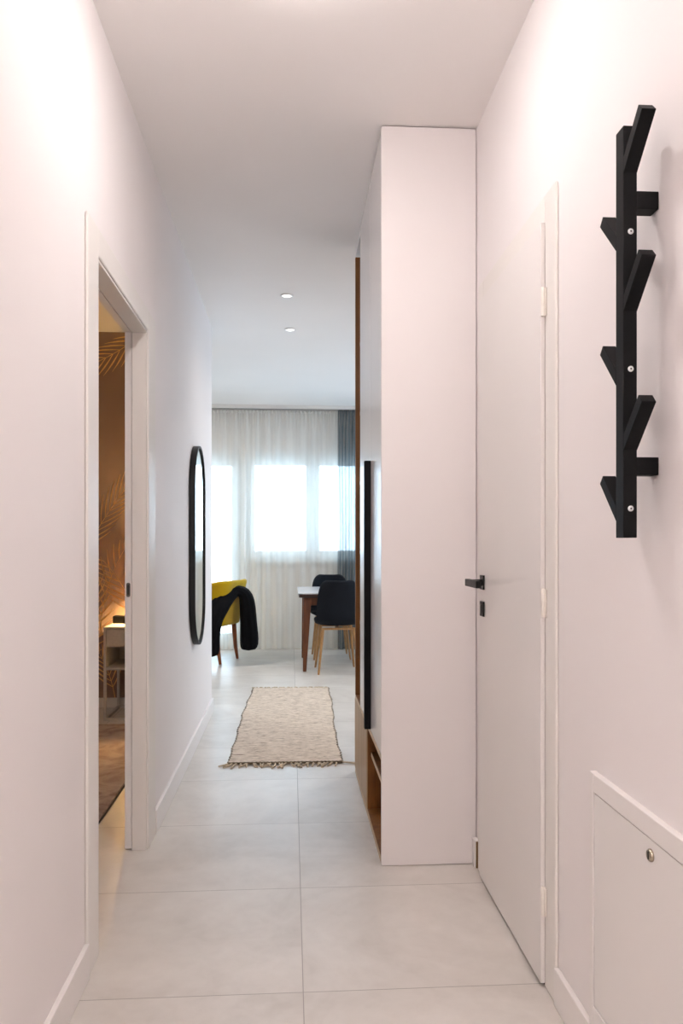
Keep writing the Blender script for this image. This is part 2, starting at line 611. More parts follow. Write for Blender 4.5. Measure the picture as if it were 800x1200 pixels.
def frond(x, z, ang, length, bend, ll=0.26, n=16, side=(1, -1), lean=50):
    pts = []
    a = R(ang)
    px, pz = x, z
    for i in range(n + 1):
        pts.append((px, pz, a))
        px += math.cos(a) * length / n
        pz += math.sin(a) * length / n
        a += R(bend) / n
    ribbon([(p[0], p[1]) for p in pts], 0.006, 0.003)
    for i in range(2, n + 1):
        t = i / n
        l = ll * (0.55 + 0.75 * math.sin(math.pi * min(1, 0.15 + t * 0.85)))
        for s in side:
            aa = pts[i][2] + s * R(lean - 18 * t)
            q = []
            for j in range(5):
                u = j / 4
                q.append((pts[i][0] + math.cos(aa - s * 0.12 * u) * l * u, pts[i][1] + math.sin(aa - s * 0.12 * u) * l * u))
            ribbon([q[0], q[1], q[2]], 0.004, 0.011)
            ribbon([q[2], q[3], q[4]], 0.011, 0.002)
# fronds in and around the strip seen through the doorway (x about -1.35 .. -1.17)
frond(-1.47, 1.05, 64, 1.05, -22, 0.17, 19, lean=38)
frond(-1.34, 0.52, 88, 0.62, -30, 0.17, 9, side=(1,))
frond(-1.07, 0.55, 104, 0.55, 30, 0.17, 9, side=(1,))
frond(-0.98, 2.70, 222, 0.80, -30, 0.17, 14, lean=40)
frond(-1.62, 0.2, 50, 0.7, 40, 0.18, 12)
frond(-1.24, 0.06, 100, 0.34, 20, 0.13, 8)
for i in range(7):
    frond(-3.9 + i * 0.33, random.uniform(0.1, 1.7), random.uniform(50, 110), random.uniform(0.7, 1.1), random.uniform(-50, 50), 0.20, 13)
for i in range(4):
    frond(-3.7 + i * 0.55, 2.55, random.uniform(230, 300), 0.8, random.uniform(-40, 40), 0.20, 12)
wb = b.done('wall_bedroom', [M['paper'], M['gold']], kind=S)
MB().box(-4.0, LW - 0.2, BY - 0.014, BY, 0, 0.068, 0.002).done('baseboard_bedroom', M['trim'], kind=S)

# baseboards
def baseboard(name, x0, x1, y0, y1, h=0.095):
    return MB().box(x0, x1, y0, y1, 0.0008, h, 0.003).done(name, M['base'], kind=S)
baseboard('baseboard_left', LW, LW + 0.014, -1.54, 2.093)
baseboard('baseboard_left', LW, LW + 0.014, 3.126, 5.385)
baseboard('baseboard_left', LW - 0.2, LW + 0.014, 5.385, 5.399)
baseboard('baseboard_right', RW - 0.014, RW, 1.664, 1.8995)
baseboard('baseboard_right', RW - 0.014, RW, -1.54, 0.98)
baseboard('baseboard_far', -4.0, DX0, WY0 - 0.014, WY0)
baseboard('baseboard_far', DX1 + 0.01, 3.4, WY0 - 0.014, WY0)
bs = shell('baseboard_right', (RW - 0.01, 2.72, 0))
MB().box(RW - 0.018, RW, 2.722, 2.757, 0.0008, 0.098, 0.002).done('moulding', M['base'], bs)
MB().box(RW - 0.012, RW, 2.719, 2.722, 0.0008, 0.094).done('cut_end', M['mdf'], bs, label='bare brown board end')

# ------------------------------------------------------------------ right-hand door
d1 = shell('door_1', (0.65, 2.28, 0), 'white flush interior door with black lever, closed')
CF = RW - 0.009
DF = 0.6455
b = MB()
b.box(CF, RW, 1.900, 1.984, 0, 2.058, 0.004)
b.box(CF, RW, 2.628, 2.708, 0, 2.058, 0.004)
b.box(CF, RW, 1.984, 2.628, 1.988, 2.058, 0.002)
b.done('casing', M['trim'], d1)
MB().box(CF + 0.002, RW + 0.0005, 1.984, 2.628, 0, 1.988).done('rebate_shade', M['gap'], d1, label='dark sheet painted as the shaded gap behind the door edge')  # dark backing draws the shadow line round the leaf
leaf = MB().box(DF, CF - 0.001, 1.976, 2.637, 0.012, 1.9845, 0.0012).done('leaf', M['door'], d1)
MB().box(DF - 0.006, DF, 2.560, 2.606, 0.998, 1.046, 0.001).done('rosette', M['blackmetal'], d1)
b = MB()
b.box(0.592, 0.640, 2.574, 2.592, 1.012, 1.032, 0.002)
b.box(0.586, 0.602, 2.436, 2.594, 1.010, 1.034, 0.002)
b.done('lever', M['blackmetal'], d1)
b = MB()
b.box(DF - 0.006, DF, 2.560, 2.606, 0.908, 0.958, 0.001)
ks = b.done('key_rosette', M['blackmetal'], d1)
MB().box(DF - 0.0095, DF - 0.0055, 2.577, 2.589, 0.917, 0.949, 0.001).done('key_cylinder', M['dark_steel'], d1)
for z in (1.777, 0.997, 0.225):
    b = MB()
    b.lathe([(0, -0.036), (0.0062, -0.036), (0.0062, 0.036), (0.004, 0.039), (0, 0.039)], 'Z', 18, (0.6515, 1.9725, z))
    b.box(0.6540, 0.6577, 1.962, 1.9765, z - 0.036, z + 0.036, 0.001)
    b.done('hinge', M['hinge'], d1, smooth=True)

# ------------------------------------------------------------------ bedroom doorway (sliding door)
d2 = shell('door_2', (LW - 0.05, 2.56, 0), 'white cased doorway to the bedroom, sliding door pushed into the wall')
CX = LW + 0.009
b = MB()
b.box(LW, CX, 2.094, 2.212, 0, 2.035, 0.005)
b.box(LW, CX, 2.972, 3.125, 0, 2.035, 0.005)
b.box(LW, CX, 2.212, 2.972, 1.955, 2.035, 0.005)
b.done('casing', M['trim'], d2)
b = MB()
b.box(-0.597, LW + 0.002, 2.962, 2.971, 0, 1.9465, 0.001)     # far jamb, corridor side
b.box(-0.626, LW + 0.002, 2.213, 2.222, 0, 1.9465, 0.001)
b.box(-0.597, LW + 0.004, 2.213, 2.971, 1.9465, 1.954, 0.001)
b.done('jamb_lining', M['trim'], d2)
b = MB()
b.box(-0.6235, -0.5985, 2.9655, 3.80, 0.006, 1.9740, 0.001)
b.done('sliding_leaf', M['door'], d2)
MB().box(-0.626, -0.6, 2.225, 2.962, 1.9475, 1.9538).done('track', M['trim'], d2)
cap = []
for k in range(24):
    a = 2 * math.pi * k / 24
    cap.append((0.0075 * math.cos(a), 0.0075 * math.sin(a) + (0.0195 if math.sin(a) >= 0 else -0.0195)))
MB().prism(cap, lambda u, v, d: (-0.6105 + u, d, 0.979 + v), 2.9635, 2.966).done('lock_plate', M['dark_steel'], d2)
cap2 = [(u * 0.5, v * 0.72) for u, v in cap]
MB().prism(cap2, lambda u, v, d: (-0.6105 + u, d, 0.979 + v), 2.9628, 2.964).done('lock_recess_shade', M['gap'], d2)  # dark inset painted for the shade in the recess

# ------------------------------------------------------------------ wardrobe
WX, WYN, WYF = 0.322, 2.758, 3.925
wd = thing('wardrobe', 'tall white built-in wardrobe with oak lower section beside the white door', 'wardrobe', (0.49, 3.34, 0))
XR = RW - 0.003
ZT = H - 0.005
MB().box(WX, XR, WYN, WYN + 0.018, 0.002, ZT, 0.0012).done('side_panel', M['panel'], wd)
b = MB()
b.box(WX + 0.004, XR, WYN + 0.018, WYF, ZT - 0.032, ZT, 0.001)
b.done('top_panel', M['panel'], wd)
MB().box(XR - 0.012, XR, WYN + 0.018, WYF, 0.0, ZT - 0.032).done('back_panel', M['oak'], wd)
zd0, zd1 = 0.394, ZT - 0.006
for y0, y1 in ((WYN + 0.020, 3.168), (3.172, 3.618)):
    MB().box(WX, WX + 0.019, y0, y1, zd0, zd1, 0.0012).done('door', M['gloss'], wd)
MB().box(WX - 0.026, WX - 0.0003, 3.128, 3.160, 0.402, 1.489, 0.0015).done('handle', M['black'], wd, label='long black bar handle')
# oak lower section
MB().box(WX + 0.002, XR - 0.012, WYN + 0.018, WYF - 0.018, 0.374, 0.392, 0.001).box(WX, WX + 0.0018, WYN + 0.019, WYF - 0.019, 0.374, 0.392, mi=1).done('lower_top', [M['oak'], M['oak_edge']], wd)
MB().box(WX + 0.002, XR - 0.012, WYN + 0.018, WYF - 0.018, 0.004, 0.024, 0.001).box(WX, WX + 0.0018, WYN + 0.019, WYF - 0.019, 0.004, 0.024, mi=1).done('bottom_board', [M['oak'], M['oak_edge']], wd)
MB().box(WX + 0.004, XR - 0.012, 3.296, 3.312, 0.024, 0.374).done('divider', M['oak'], wd)
MB().box(WX + 0.020, XR - 0.012, WYN + 0.018, 3.296, 0.246, 0.264, 0.001).box(WX + 0.018, WX + 0.020, WYN + 0.024, 3.296, 0.246, 0.264, mi=1).done('shelf', [M['oak'], M['oak_edge']], wd)
MB().box(WX + 0.004, XR - 0.012, WYN + 0.018, WYN + 0.024, 0.024, 0.374).done('lining', M['oak'], wd)
MB().box(WX, WX + 0.018, 3.302, WYF - 0.002, 0.026, 0.372, 0.001).done('cabinet_door', M['oak_light'], wd, label='plain oak cabinet door')
# oak end niche
MB().box(WX + 0.002, XR - 0.012, WYF - 0.018, WYF, 0.004, ZT - 0.045, 0.001).done('end_panel', M['oak'], wd, label='oak end panel of the open niche')
MB().box(WX + 0.021, XR - 0.012, 3.602, 3.618, 0.392, ZT - 0.034).done('niche_side', M['oak'], wd)
for z in (0.75, 1.10, 1.45, 1.80, 2.15):
    MB().box(WX + 0.024, XR - 0.012, 3.618, WYF - 0.018, z, z + 0.018, 0.001).done('shelf', M['oak'], wd)

# ------------------------------------------------------------------ utility panel in the right wall
up = thing('access_panel', 'white flush utility access panel low on the right wall under the coat rack', 'access panel', (RW, 1.33, 0))
PF = RW - 0.016
b = MB()
b.box(PF, RW, 1.641, 1.662, 0.0008, 0.655, 0.002)
b.box(PF, RW, 0.985, 1.006, 0.0008, 0.655, 0.002)
b.box(PF, RW, 1.006, 1.641, 0.615, 0.655, 0.002)
b.box(PF, RW, 1.006, 1.641, 0.0008, 0.152, 0.002)
b.done('frame', M['base'], up)
MB().box(RW - 0.0012, RW - 0.0002, 1.006, 1.641, 0.152, 0.615).done('recess_shade', M['gap'], up, label='dark sheet painted as the shaded gap around the panel door')  # dark backing paints the shade in the gap round the panel
MB().box(PF + 0.002, RW - 0.002, 1.0085, 1.6385, 0.1545, 0.6125, 0.0015).done('door', M['door'], up)
lk = MB().lathe([(0.0115, 0.0), (0.0115, -0.003), (0.0095, -0.0055), (0.006, -0.006), (0, -0.006)], 'X', 28, (PF + 0.002, 1.372, 0.585)).done('lock', M['nickel'], up, smooth=True, label='round nickel cam lock')
kk = MB().box(PF - 0.0048, PF - 0.0038, 1.3705, 1.3735, 0.578, 0.592).done('key_slot_shade', M['gap'], lk)  # slot shade painted as a thin dark bar
kk.location = (-(RW), -1.33, 0)

# ------------------------------------------------------------------ coat rack
rk = thing('coat_rack', 'black wooden branch-like coat rack with angled pegs on the right wall', 'coat rack', (0.613, 1.387, 1.16))
X0, X1, Y0, Y1 = 0.600, 0.6255, 1.370, 1.403
ZB, ZTOP = 1.162, 1.909
MB().box(X0, X1, Y0, Y1, ZB, ZTOP, 0.0012).done('post', M['black'], rk)
c45 = math.sqrt(0.5)
def peg(y, z, s):
    """peg rising at 45 deg from the post face at (y, z) = lower edge; s=-1 towards the viewer"""
    L, T = 0.106, 0.0205
    d = Vector((0, s * c45, c45)); u = Vector((0, -s * c45, c45))
    o = Vector((0, y, z))
    def q(x, a, t):
        v = o + d * a + u * t
        return (x, v.y, v.z)
    # root end is cut along the post face
    pts = [q(X0, 0, 0), q(X1, 0, 0), (X1, y, z + T / c45), (X0, y, z + T / c45)]
    pts2 = [q(X0, L, 0), q(X1, L, 0), q(X1, L, T), q(X0, L, T)]
    bm = MB()
    bm.hexa(pts + pts2, 0.001)
    bm.done('peg', M['black'], rk)
for z in (1.823, 1.572, 1.320):
    peg(Y0, z, -1)
for z in (1.693, 1.444, 1.193):
    peg(Y1, z, 1)
for z in (1.759, 1.276):
    MB().box(X1, RW - 0.0006, Y0 + 0.0005, Y1 - 0.0005, z, z + 0.0325, 0.0015).done('wall_spacer', M['black'], rk)
for z in (1.717, 1.468, 1.215):
    s = MB().lathe([(0.0053, 0.0), (0.0053, -0.0012), (0.0042, -0.002), (0.0022, -0.002), (0.0014, -0.0006), (0, -0.0006)], 'Y', 20, (0.6135, Y0, z)).done('screw', M['zinc'], rk, smooth=True)
    MB().lathe([(0.0017, -0.0021), (0, -0.0021)], 'Y', 6, (0.6135, Y0, z)).done('hex_socket_shade', M['gap'], s).location = (-0.613, -1.387, -1.16)  # dark disc paints the shade of the socket

# ------------------------------------------------------------------ wall mirror
mr = thing('wall_mirror', 'tall pill-shaped wall mirror in a thin black frame on the left wall', 'mirror', (LW, 4.44, 0.585))
def pill(hw, hh, n=24):
    o = []
    for k in range(n + 1):
        a = math.pi * k / n
        o.append((hw * math.cos(a), hh - hw + hw * math.sin(a)))
    for k in range(n + 1):
        a = math.pi + math.pi * k / n
        o.append((hw * math.cos(a), -(hh - hw) + hw * math.sin(a)))
    return o
cy, cz = 4.44, 1.145
out_, in_ = pill(0.250, 0.560), pill(0.238, 0.548)
bm = MB()
rings = []
for poly, x in ((out_, LW + 0.001), (out_, LW + 0.034), (in_, LW + 0.034), (in_, LW + 0.001)):
    rings.append([bm.bm.verts.new((x, cy + u, cz + v)) for u, v in poly])
n = len(out_)
for i in range(4):
    for k in range(n):
        bm.bm.faces.new((rings[i][k], rings[i][(k + 1) % n], rings[(i + 1) % 4][(k + 1) % n], rings[(i + 1) % 4][k]))
bm.done('frame', M['blackmetal'], mr, smooth=True)
bm = MB(); bm.prism(pill(0.2378, 0.5478), lambda u, v, d: (d, cy + u, cz + v), LW + 0.004, LW + 0.026)
bm.done('mirror_glass', M['mirror'], mr)

# ------------------------------------------------------------------ hallway rug
rg = thing('rug', 'cream woven cotton runner with fringed ends on the tiled corridor floor', 'rug', (-0.02, 5.15, 0))
nl, nr, fl_, fr_ = (-0.335, 4.075), (0.262, 4.07), (-0.302, 6.22), (0.296, 6.20)
def rug_pt(u, v):
    e = 0.006 * math.sin(v * 7.0 + 0.6) + 0.0035 * math.sin(v * 31)
    e2 = 0.006 * math.sin(v * 8.0 + 2.0) + 0.003 * math.sin(v * 27)
    x0 = nl[0] + (fl_[0] - nl[0]) * v + e
    x1 = nr[0] + (fr_[0] - nr[0]) * v + e2
    ya = nl[1] + (nr[1] - nl[1]) * u
    yb = fl_[1] + (fr_[1] - fl_[1]) * u
    return x0 + (x1 - x0) * u, ya + (yb - ya) * v
bm = MB()
NU, NV = 30, 110
top = []
random.seed(8)
for j in range(NV + 1):
    row = []
    for i in range(NU + 1):
        x, y = rug_pt(i / NU, j / NV)
        z = 0.009 + 0.0025 * noise.noise(Vector((x * 6, y * 6, 0))) + 0.0012 * math.sin(j * 2.1 + 0.4 * math.sin(i))
        row.append(bm.bm.verts.new((x, y, z)))
    top.append(row)
for j in range(NV):
    for i in range(NU):
        bm.bm.faces.new((top[j][i], top[j][i + 1], top[j + 1][i + 1], top[j + 1][i]))
edge = [top[0][i] for i in range(NU + 1)] + [top[j][NU] for j in range(1, NV + 1)] + [top[NV][i] for i in range(NU - 1, -1, -1)] + [top[j][0] for j in range(NV - 1, 0, -1)]
low = [bm.bm.verts.new((v.co.x, v.co.y, 0.0015)) for v in edge]
for k in range(len(edge)):
    q = (k + 1) % len(edge)
    bm.bm.faces.new((edge[k], low[k], low[q], edge[q]))
bm.bm.faces.new(low)
bm.done('woven_body', M['rug'], rg, smooth=60)
for u, lab in ((0.0, 'left'), (1.0, 'right')):
    bm = MB()
    pts, rad = [], []
    for j in range(160):
        v = j / 159
        x, y = rug_pt(u, v)
        pts.append((x + 0.004 * math.sin(j * 1.9), y, 0.0075))
        rad.append(0.0034 + 0.0018 * math.sin(j * 1.5))
    bm.tube(pts, rad, 7)
    bm.done('selvedge', M['rug_edge'], rg, smooth='all')
bm = MB()
bm.tube([(rug_pt(i / 60, 0)[0], rug_pt(i / 60, 0)[1] - 0.004, 0.009 + 0.002 * (i % 2)) for i in range(61)], 0.006, 7)
bm.done('end_cord', M['rug_edge'], rg, smooth='all')
def fringe(v, sgn, n, ln, name):
    bm = MB()
    for i in range(n):
        u = (i + 0.5) / n
        x, y = rug_pt(u, v)
        l = ln * random.uniform(0.7, 1.15)
        a = random.uniform(-0.7, 0.7)
        if i == 0 and sgn < 0:
            a, l = -0.8, ln * 0.9
        if i == n - 1 and sgn < 0:
            a, l = 1.35, ln * 2.0
        ca = a + random.uniform(-0.6, 0.6)
        p0 = Vector((x, y, 0.0085)); p1 = p0 + Vector((math.sin(a) * l * 0.5, sgn * math.cos(a) * l * 0.5, -0.002)); p2 = p1 + Vector((math.sin(ca) * l * 0.5, sgn * math.cos(ca) * l * 0.5, -0.0025))
        bm.tube([p0, p1, p2], [0.0045, 0.0052, 0.0036], 6)
    bm.done(name, M['fringe'], rg, smooth='all')
fringe(0, -1, 30, 0.072, 'fringe')
fringe(1, 1, 30, 0.045, 'fringe')

# ------------------------------------------------------------------ curtains and rail
rail = thing('curtain_rail', 'long slim cream curtain rail along the ceiling at the window', 'curtain rail', (-0.2, 8.44, H))
b = MB(); b.box(-2.4, 2.4, 8.375, 8.50, 2.612, H - 0.0005, 0.003); b.done('profile', M['trim'], rail)
b = MB(); b.box(-2.38, 2.38, 8.40, 8.407, 2.607, 2.614); b.box(-2.38, 2.38, 8.46, 8.467, 2.607, 2.614); b.done('track', M['dark_steel'], rail)
def curtain(x0, x1, y, z0, z1, waves, amp, seed, mat, nx=420, nz=26):
    bm = MB().bm
    grid = []
    for j in range(nz + 1):
        t = j / nz
        z = z0 + (z1 - z0) * t
        row = []
        for i in range(nx + 1):
            s = i / nx
            ph = s * waves * 2 * math.pi
            wob = 0.9 * noise.noise(Vector((s * waves * 0.45, seed, t * 0.7)))
            a = amp * (0.55 + 0.45 * noise.noise(Vector((s * waves * 0.3, seed + 5, 0.2))) * 1.6) * (0.75 + 0.5 * (1 - t))
            head = max(0.0, (t - 0.955) / 0.045)
            yy = y + a * (1 - 0.6 * head) * math.sin(ph + 2.2 * wob) + head * amp * 0.5 * math.sin(ph * 3)
            xx = x0 + (x1 - x0) * s + 0.012 * noise.noise(Vector((s * waves, seed + 9, t * 2)))
            row.append(bm.verts.new((xx, yy, z)))
        grid.append(row)
    for j in range(nz):
        for i in range(nx):
            bm.faces.new((grid[j][i], grid[j][i + 1], grid[j + 1][i + 1], grid[j + 1][i]))
    return bm
sc_ = thing('curtain', 'white sheer full-length curtain across the balcony door and window', 'curtain', (-0.4, 8.46, 0))
m = MB(); m.bm = curtain(-2.25, 1.3, 8.468, 0.012, 2.575, 30, 0.026, 3, None); m.done('sheer_panel', M['sheer'], sc_, smooth='all')
m = MB(); m.bm = curtain(-2.25, 1.3, 8.464, 2.572, 2.6062, 90, 0.014, 12, None, 720, 4); m.done('pleat_tape', M['sheer'], sc_, smooth='all')
gc = thing('curtain', 'dark grey sheer curtain drawn to the right of the window behind the dining chairs', 'curtain', (0.9, 8.4, 0))
m = MB(); m.bm = curtain(0.505, 1.55, 8.405, 0.012, 2.6062, 17, 0.024, 21, None, 320); m.done('sheer_panel', M['grey_sheer'], gc, smooth='all')

# ------------------------------------------------------------------ dining table
tb = thing('dining_table', 'white-topped wooden dining table with tapered legs near the window', 'table', (0.85, 7.45, 0))
TX0, TX1, TY0, TY1 = 0.062, 1.66, 6.93, 7.98
def rrect(x0, x1, y0, y1, r, n=8):
    o = []
    for cx, cy_, a0 in ((x1 - r, y1 - r, 0), (x0 + r, y1 - r, 90), (x0 + r, y0 + r, 180), (x1 - r, y0 + r, 270)):
        for k in range(n + 1):
            a = R(a0 + 90 * k / n)
            o.append((cx + r * math.cos(a), cy_ + r * math.sin(a)))
    return o
b = MB(); b.prism(rrect(TX0, TX1, TY0, TY1, 0.05), lambda u, v, d: (u, v, d), 0.706, 0.716, 0.002); b.done('tabletop', M['white_top'], tb)
b = MB(); b.prism(rrect(TX0 + 0.006, TX1 - 0.006, TY0 + 0.006, TY1 - 0.006, 0.05), lambda u, v, d: (u, v, d), 0.672, 0.7055, 0.010); b.done('edge_board', M['walnut_dark'], tb)
b = MB()
b.box(TX0 + 0.07, TX1 - 0.07, TY0 + 0.085, TY0 + 0.107, 0.60, 0.673, 0.003)
b.box(TX0 + 0.07, TX1 - 0.07, TY1 - 0.107, TY1 - 0.085, 0.60, 0.673, 0.003)
b.box(TX0 + 0.07, TX0 + 0.092, TY0 + 0.107, TY1 - 0.107, 0.60, 0.673, 0.003)
b.box(TX1 - 0.092, TX1 - 0.07, TY0 + 0.107, TY1 - 0.107, 0.60, 0.673, 0.003)
b.done('apron', M['walnut'], tb)
for sx, sy in ((0, 0), (1, 0), (0, 1), (1, 1)):
    bx = 0.122 if sx == 0 else TX0 + TX1 - 0.122
    by = 7.03 if sy == 0 else 7.878
    tx = bx + (0.026 if sx == 0 else -0.026)
    ty = by + (0.02 if sy == 0 else -0.02)
    h0, h1 = 0.016, 0.036
    b = MB()
    b.hexa([(bx - h0, by - h0, 0.001), (bx + h0, by - h0, 0.001), (bx + h0, by + h0, 0.001), (bx - h0, by + h0, 0.001),
            (tx - h1, ty - h1, 0.671), (tx + h1, ty - h1, 0.671), (tx + h1, ty + h1, 0.671), (tx - h1, ty + h1, 0.671)], 0.007, 3)
    b.done('leg', M['walnut'], tb, smooth=True)

# ------------------------------------------------------------------ dining chairs
dc = thing('dining_chair', 'charcoal shell dining chair with oak legs, back turned, at the near table side', 'chair', (0.415, 7.05, 0), R(2), 'charcoal dining chairs at the table', world=False)
prof = [(0.225, 0.432), (0.20, 0.447), (0.12, 0.446), (0.0, 0.438), (-0.10, 0.434), (-0.165, 0.447), (-0.196, 0.49), (-0.208, 0.56), (-0.222, 0.66), (-0.238, 0.76), (-0.248, 0.812), (-0.252, 0.834)]
half = [0.155, 0.195, 0.205, 0.208, 0.208, 0.205, 0.202, 0.200, 0.192, 0.178, 0.152, 0.105]
bm = MB()
rows = []
for (y, z), hw in zip(prof, half):
    row = []
    for i in range(9):
        s = -1 + 2 * i / 8
        cup = abs(s) ** 2.6
        x = hw * s
        back = min(1, max(0, (z - 0.45) / 0.12))
        row.append(bm.bm.verts.new((x, y + back * 0.055 * cup, z + (1 - back) * 0.022 * cup)))
    rows.append(row)
for j in range(len(rows) - 1):
    for i in range(8):
        bm.bm.faces.new((rows[j][i], rows[j][i + 1], rows[j + 1][i + 1], rows[j + 1][i]))
sh = bm.done('seat_shell', M['charcoal'], dc)
so = sh.modifiers.new('t', 'SOLIDIFY'); so.thickness = 0.034; so.offset = 0
mod_sub(sh, 2)
b = MB()
b.box(-0.15, 0.15, 0.115, 0.140, 0.392, 0.412, 0.003)
b.box(-0.15, 0.15, -0.150, -0.125, 0.388, 0.408, 0.003)
b.box(-0.012, 0.012, -0.125, 0.115, 0.390, 0.410, 0.003)
b.done('under_frame', M['beech'], dc)
for sx in (-1, 1):
    for sy, fy, ty in ((1, 0.215, 0.128), (-1, -0.205, -0.138)):
        b = MB()
        b.tube([(sx * 0.182, fy, 0.001), (sx * 0.178, fy * 0.97, 0.03), (sx * 0.138, ty, 0.405)], [0.0085, 0.010, 0.0165], 14)
        b.done('leg', M['beech'], dc, smooth=True)
dup(dc, (0.405, 7.925, 0), R(181), 'charcoal shell dining chair facing the camera at the far table side by the curtain', 'charcoal dining chairs at the table')

# ------------------------------------------------------------------ yellow armchair
ac = thing('armchair', 'mustard yellow upholstered armchair with reddish wooden legs near the window', 'armchair', (-0.80, 7.748, 0), R(70), None, world=False)
# plan of the wrap-around back: local +y is the front
def shell_pt(a, t):
    """a in [-1,1] around the U, t in [0,1] from bottom to top"""
    W, B, F = 0.235, -0.215, 0.19
    s = abs(a)
    if s < 0.40:
        x, y = W * 0.72 * s / 0.40, B
        nx, ny = 0.12 * s / 0.4, -1
    elif s < 0.62:
        q = (s - 0.40) / 0.22 * math.pi / 2
        r = W * 0.28
        x, y = W * 0.72 + r * math.sin(q), B + r * (1 - math.cos(q)) * 1.4
        nx, ny = math.sin(q), -math.cos(q)
    else:
        q = (s - 0.62) / 0.38
        x, y = W, B + W * 0.28 * 1.4 + q * (F - B - W * 0.392)
        nx, ny = 1, 0
    sg = 1 if a >= 0 else -1
    topz = 0.805 - 0.20 * max(0, (s - 0.5) / 0.5) ** 1.4
    z = 0.358 + (topz - 0.358) * t
    fl = 0.085 * t ** 1.6
    if s > 0.62:
        fl *= 0.6
    return Vector((sg * (x + nx * fl), y + ny * fl, z))
bm = MB()
NA, NT = 36, 8
rows = [[bm.bm.verts.new(shell_pt(-1 + 2 * i / NA, j / NT)) for i in range(NA + 1)] for j in range(NT + 1)]
for j in range(NT):
    for i in range(NA):
        bm.bm.faces.new((rows[j][i], rows[j][i + 1], rows[j + 1][i + 1], rows[j + 1][i]))
sh = bm.done('backrest', M['yellow'], ac)
so = sh.modifiers.new('t', 'SOLIDIFY'); so.thickness = 0.045; so.offset = 0
mod_sub(sh, 1)
b = MB(); b.prism(rrect(-0.195, 0.195, -0.17, 0.235, 0.05), lambda u, v, d: (u, v, d), 0.362, 0.462, 0.025, 4)
b.done('seat', M['yellow'], ac, smooth=True)
for sx in (-1, 1):
    b = MB(); b.tube([(sx * 0.201, -0.205, 0.001), (sx * 0.199, -0.185, 0.12), (sx * 0.196, -0.165, 0.372)], [0.014, 0.019, 0.026], 14); b.done('leg', M['redwood'], ac, smooth=True)
    b = MB(); b.tube([(sx * 0.201, 0.215, 0.001), (sx * 0.199, 0.205, 0.12), (sx * 0.19, 0.19, 0.372)], [0.014, 0.019, 0.026], 14); b.done('leg', M['redwood'], ac, smooth=True)

# black coat thrown over the armchair back: thick folded cloth
F_, HZ, CAMZ = 910.0, 638.0, 1.15
TH = math.atan(59 / 910.0)
def at_depth(px, py, Y):
    u = (px - 400) / F_
    r = (math.sin(TH) + u * math.cos(TH), math.cos(TH) - u * math.sin(TH), (HZ - py) / F_)
    t = Y / r[1]
    return Vector((t * r[0], Y, CAMZ + t * r[2]))
stations = [  # image point of the mid-line, half width in px, depth, half thickness
    (246, 771, 11, 7.36, 0.050), (246, 755, 11, 7.36, 0.055), (247, 738, 10.5, 7.37, 0.060), (250, 722, 12, 7.38, 0.065), (258, 709, 12, 7.42, 0.065),
    (267, 699, 9, 7.50, 0.060), (276, 692.5, 6.5, 7.60, 0.070), (283, 692, 7, 7.66, 0.085), (288.5, 698, 8.5, 7.68, 0.095),
    (290.3, 712, 9.3, 7.68, 0.095), (291, 728, 9.8, 7.68, 0.095), (291.9, 742, 10.9, 7.67, 0.095), (292.0, 755, 11.0, 7.66, 0.085), (291.0, 762.5, 8.6, 7.66, 0.05)]
bm = MB()
rings = []
C = [at_depth(s[0], s[1], s[3]) for s in stations]
NR = 28
for i, s in enumerate(stations):
    d = C[min(i + 1, len(C) - 1)] - C[max(i - 1, 0)]
    d.y = 0
    d.normalize()
    w = Vector((d.z, 0, -d.x))
    if i in (0, 1, 2):
        w = Vector((1, 0, 0)) if w.x > 0 else Vector((-1, 0, 0))
    if i >= 10:
        w = Vector((1, 0, 0)) if w.x > 0 else Vector((-1, 0, 0))
    hw = s[2] * s[3] / F_
    ring = []
    for k in range(NR):
        a = 2 * math.pi * k / NR
        ca, sa = math.cos(a), math.sin(a)
        p = C[i] + w * (hw * (abs(ca) ** 0.8) * (1 if ca > 0 else -1)) + Vector((0, s[4] * sa, 0))
        p += Vector((0, 1, 0)) * 0.014 * math.sin(k * 2.6 + i * 0.35)
        p += w * 0.004 * math.sin(k * 1.7 + i * 0.9)
        ring.append(bm.bm.verts.new(p))
    rings.append(ring)
for i in range(len(rings) - 1):
    for k in range(NR):
        bm.bm.faces.new((rings[i][k], rings[i][(k + 1) % NR], rings[i + 1][(k + 1) % NR], rings[i + 1][k]))
bm.bm.faces.new(rings[0]); bm.bm.faces.new(list(reversed(rings[-1])))
ct = bm.done('coat', M['coat'], None)
mod_sub(ct, 1)
tag(ct, 'black coat thrown over the back of the yellow armchair', 'coat')

# ------------------------------------------------------------------ downlights
def downlight(x, y, label):
    t = thing('downlight', label, 'ceiling light', (x, y, H), 0, 'recessed downlights in the corridor ceiling')
    MB().lathe([(0.026, 0.0), (0.028, -0.006), (0.037, -0.006), (0.040, -0.003), (0.040, -0.0003), (0.026, -0.0003)], 'Z', 36, (x, y, H)).done('ring', M['base'], t, smooth=True)
    MB().lathe([(0, -0.002), (0.026, -0.002), (0.026, -0.0004)], 'Z', 36, (x, y, H)).done('lens', M['spot'], t, smooth=True)
    l = bpy.data.lights.new('downlight_beam', 'SPOT')
    l.energy = 5; l.color = (1.0, 0.86, 0.76); l.spot_size = R(130); l.spot_blend = 0.9; l.shadow_soft_size = 0.024
    o = bpy.data.objects.new('downlight_beam', l); o.location = (0, 0, -0.012); o.parent = t
    COL.objects.link(o)
    return t
downlight(-0.025, 4.69, 'small round white recessed downlight in the ceiling, nearer of the pair')
downlight(-0.006, 5.43, 'small round white recessed downlight in the ceiling, farther of the pair toward the window')
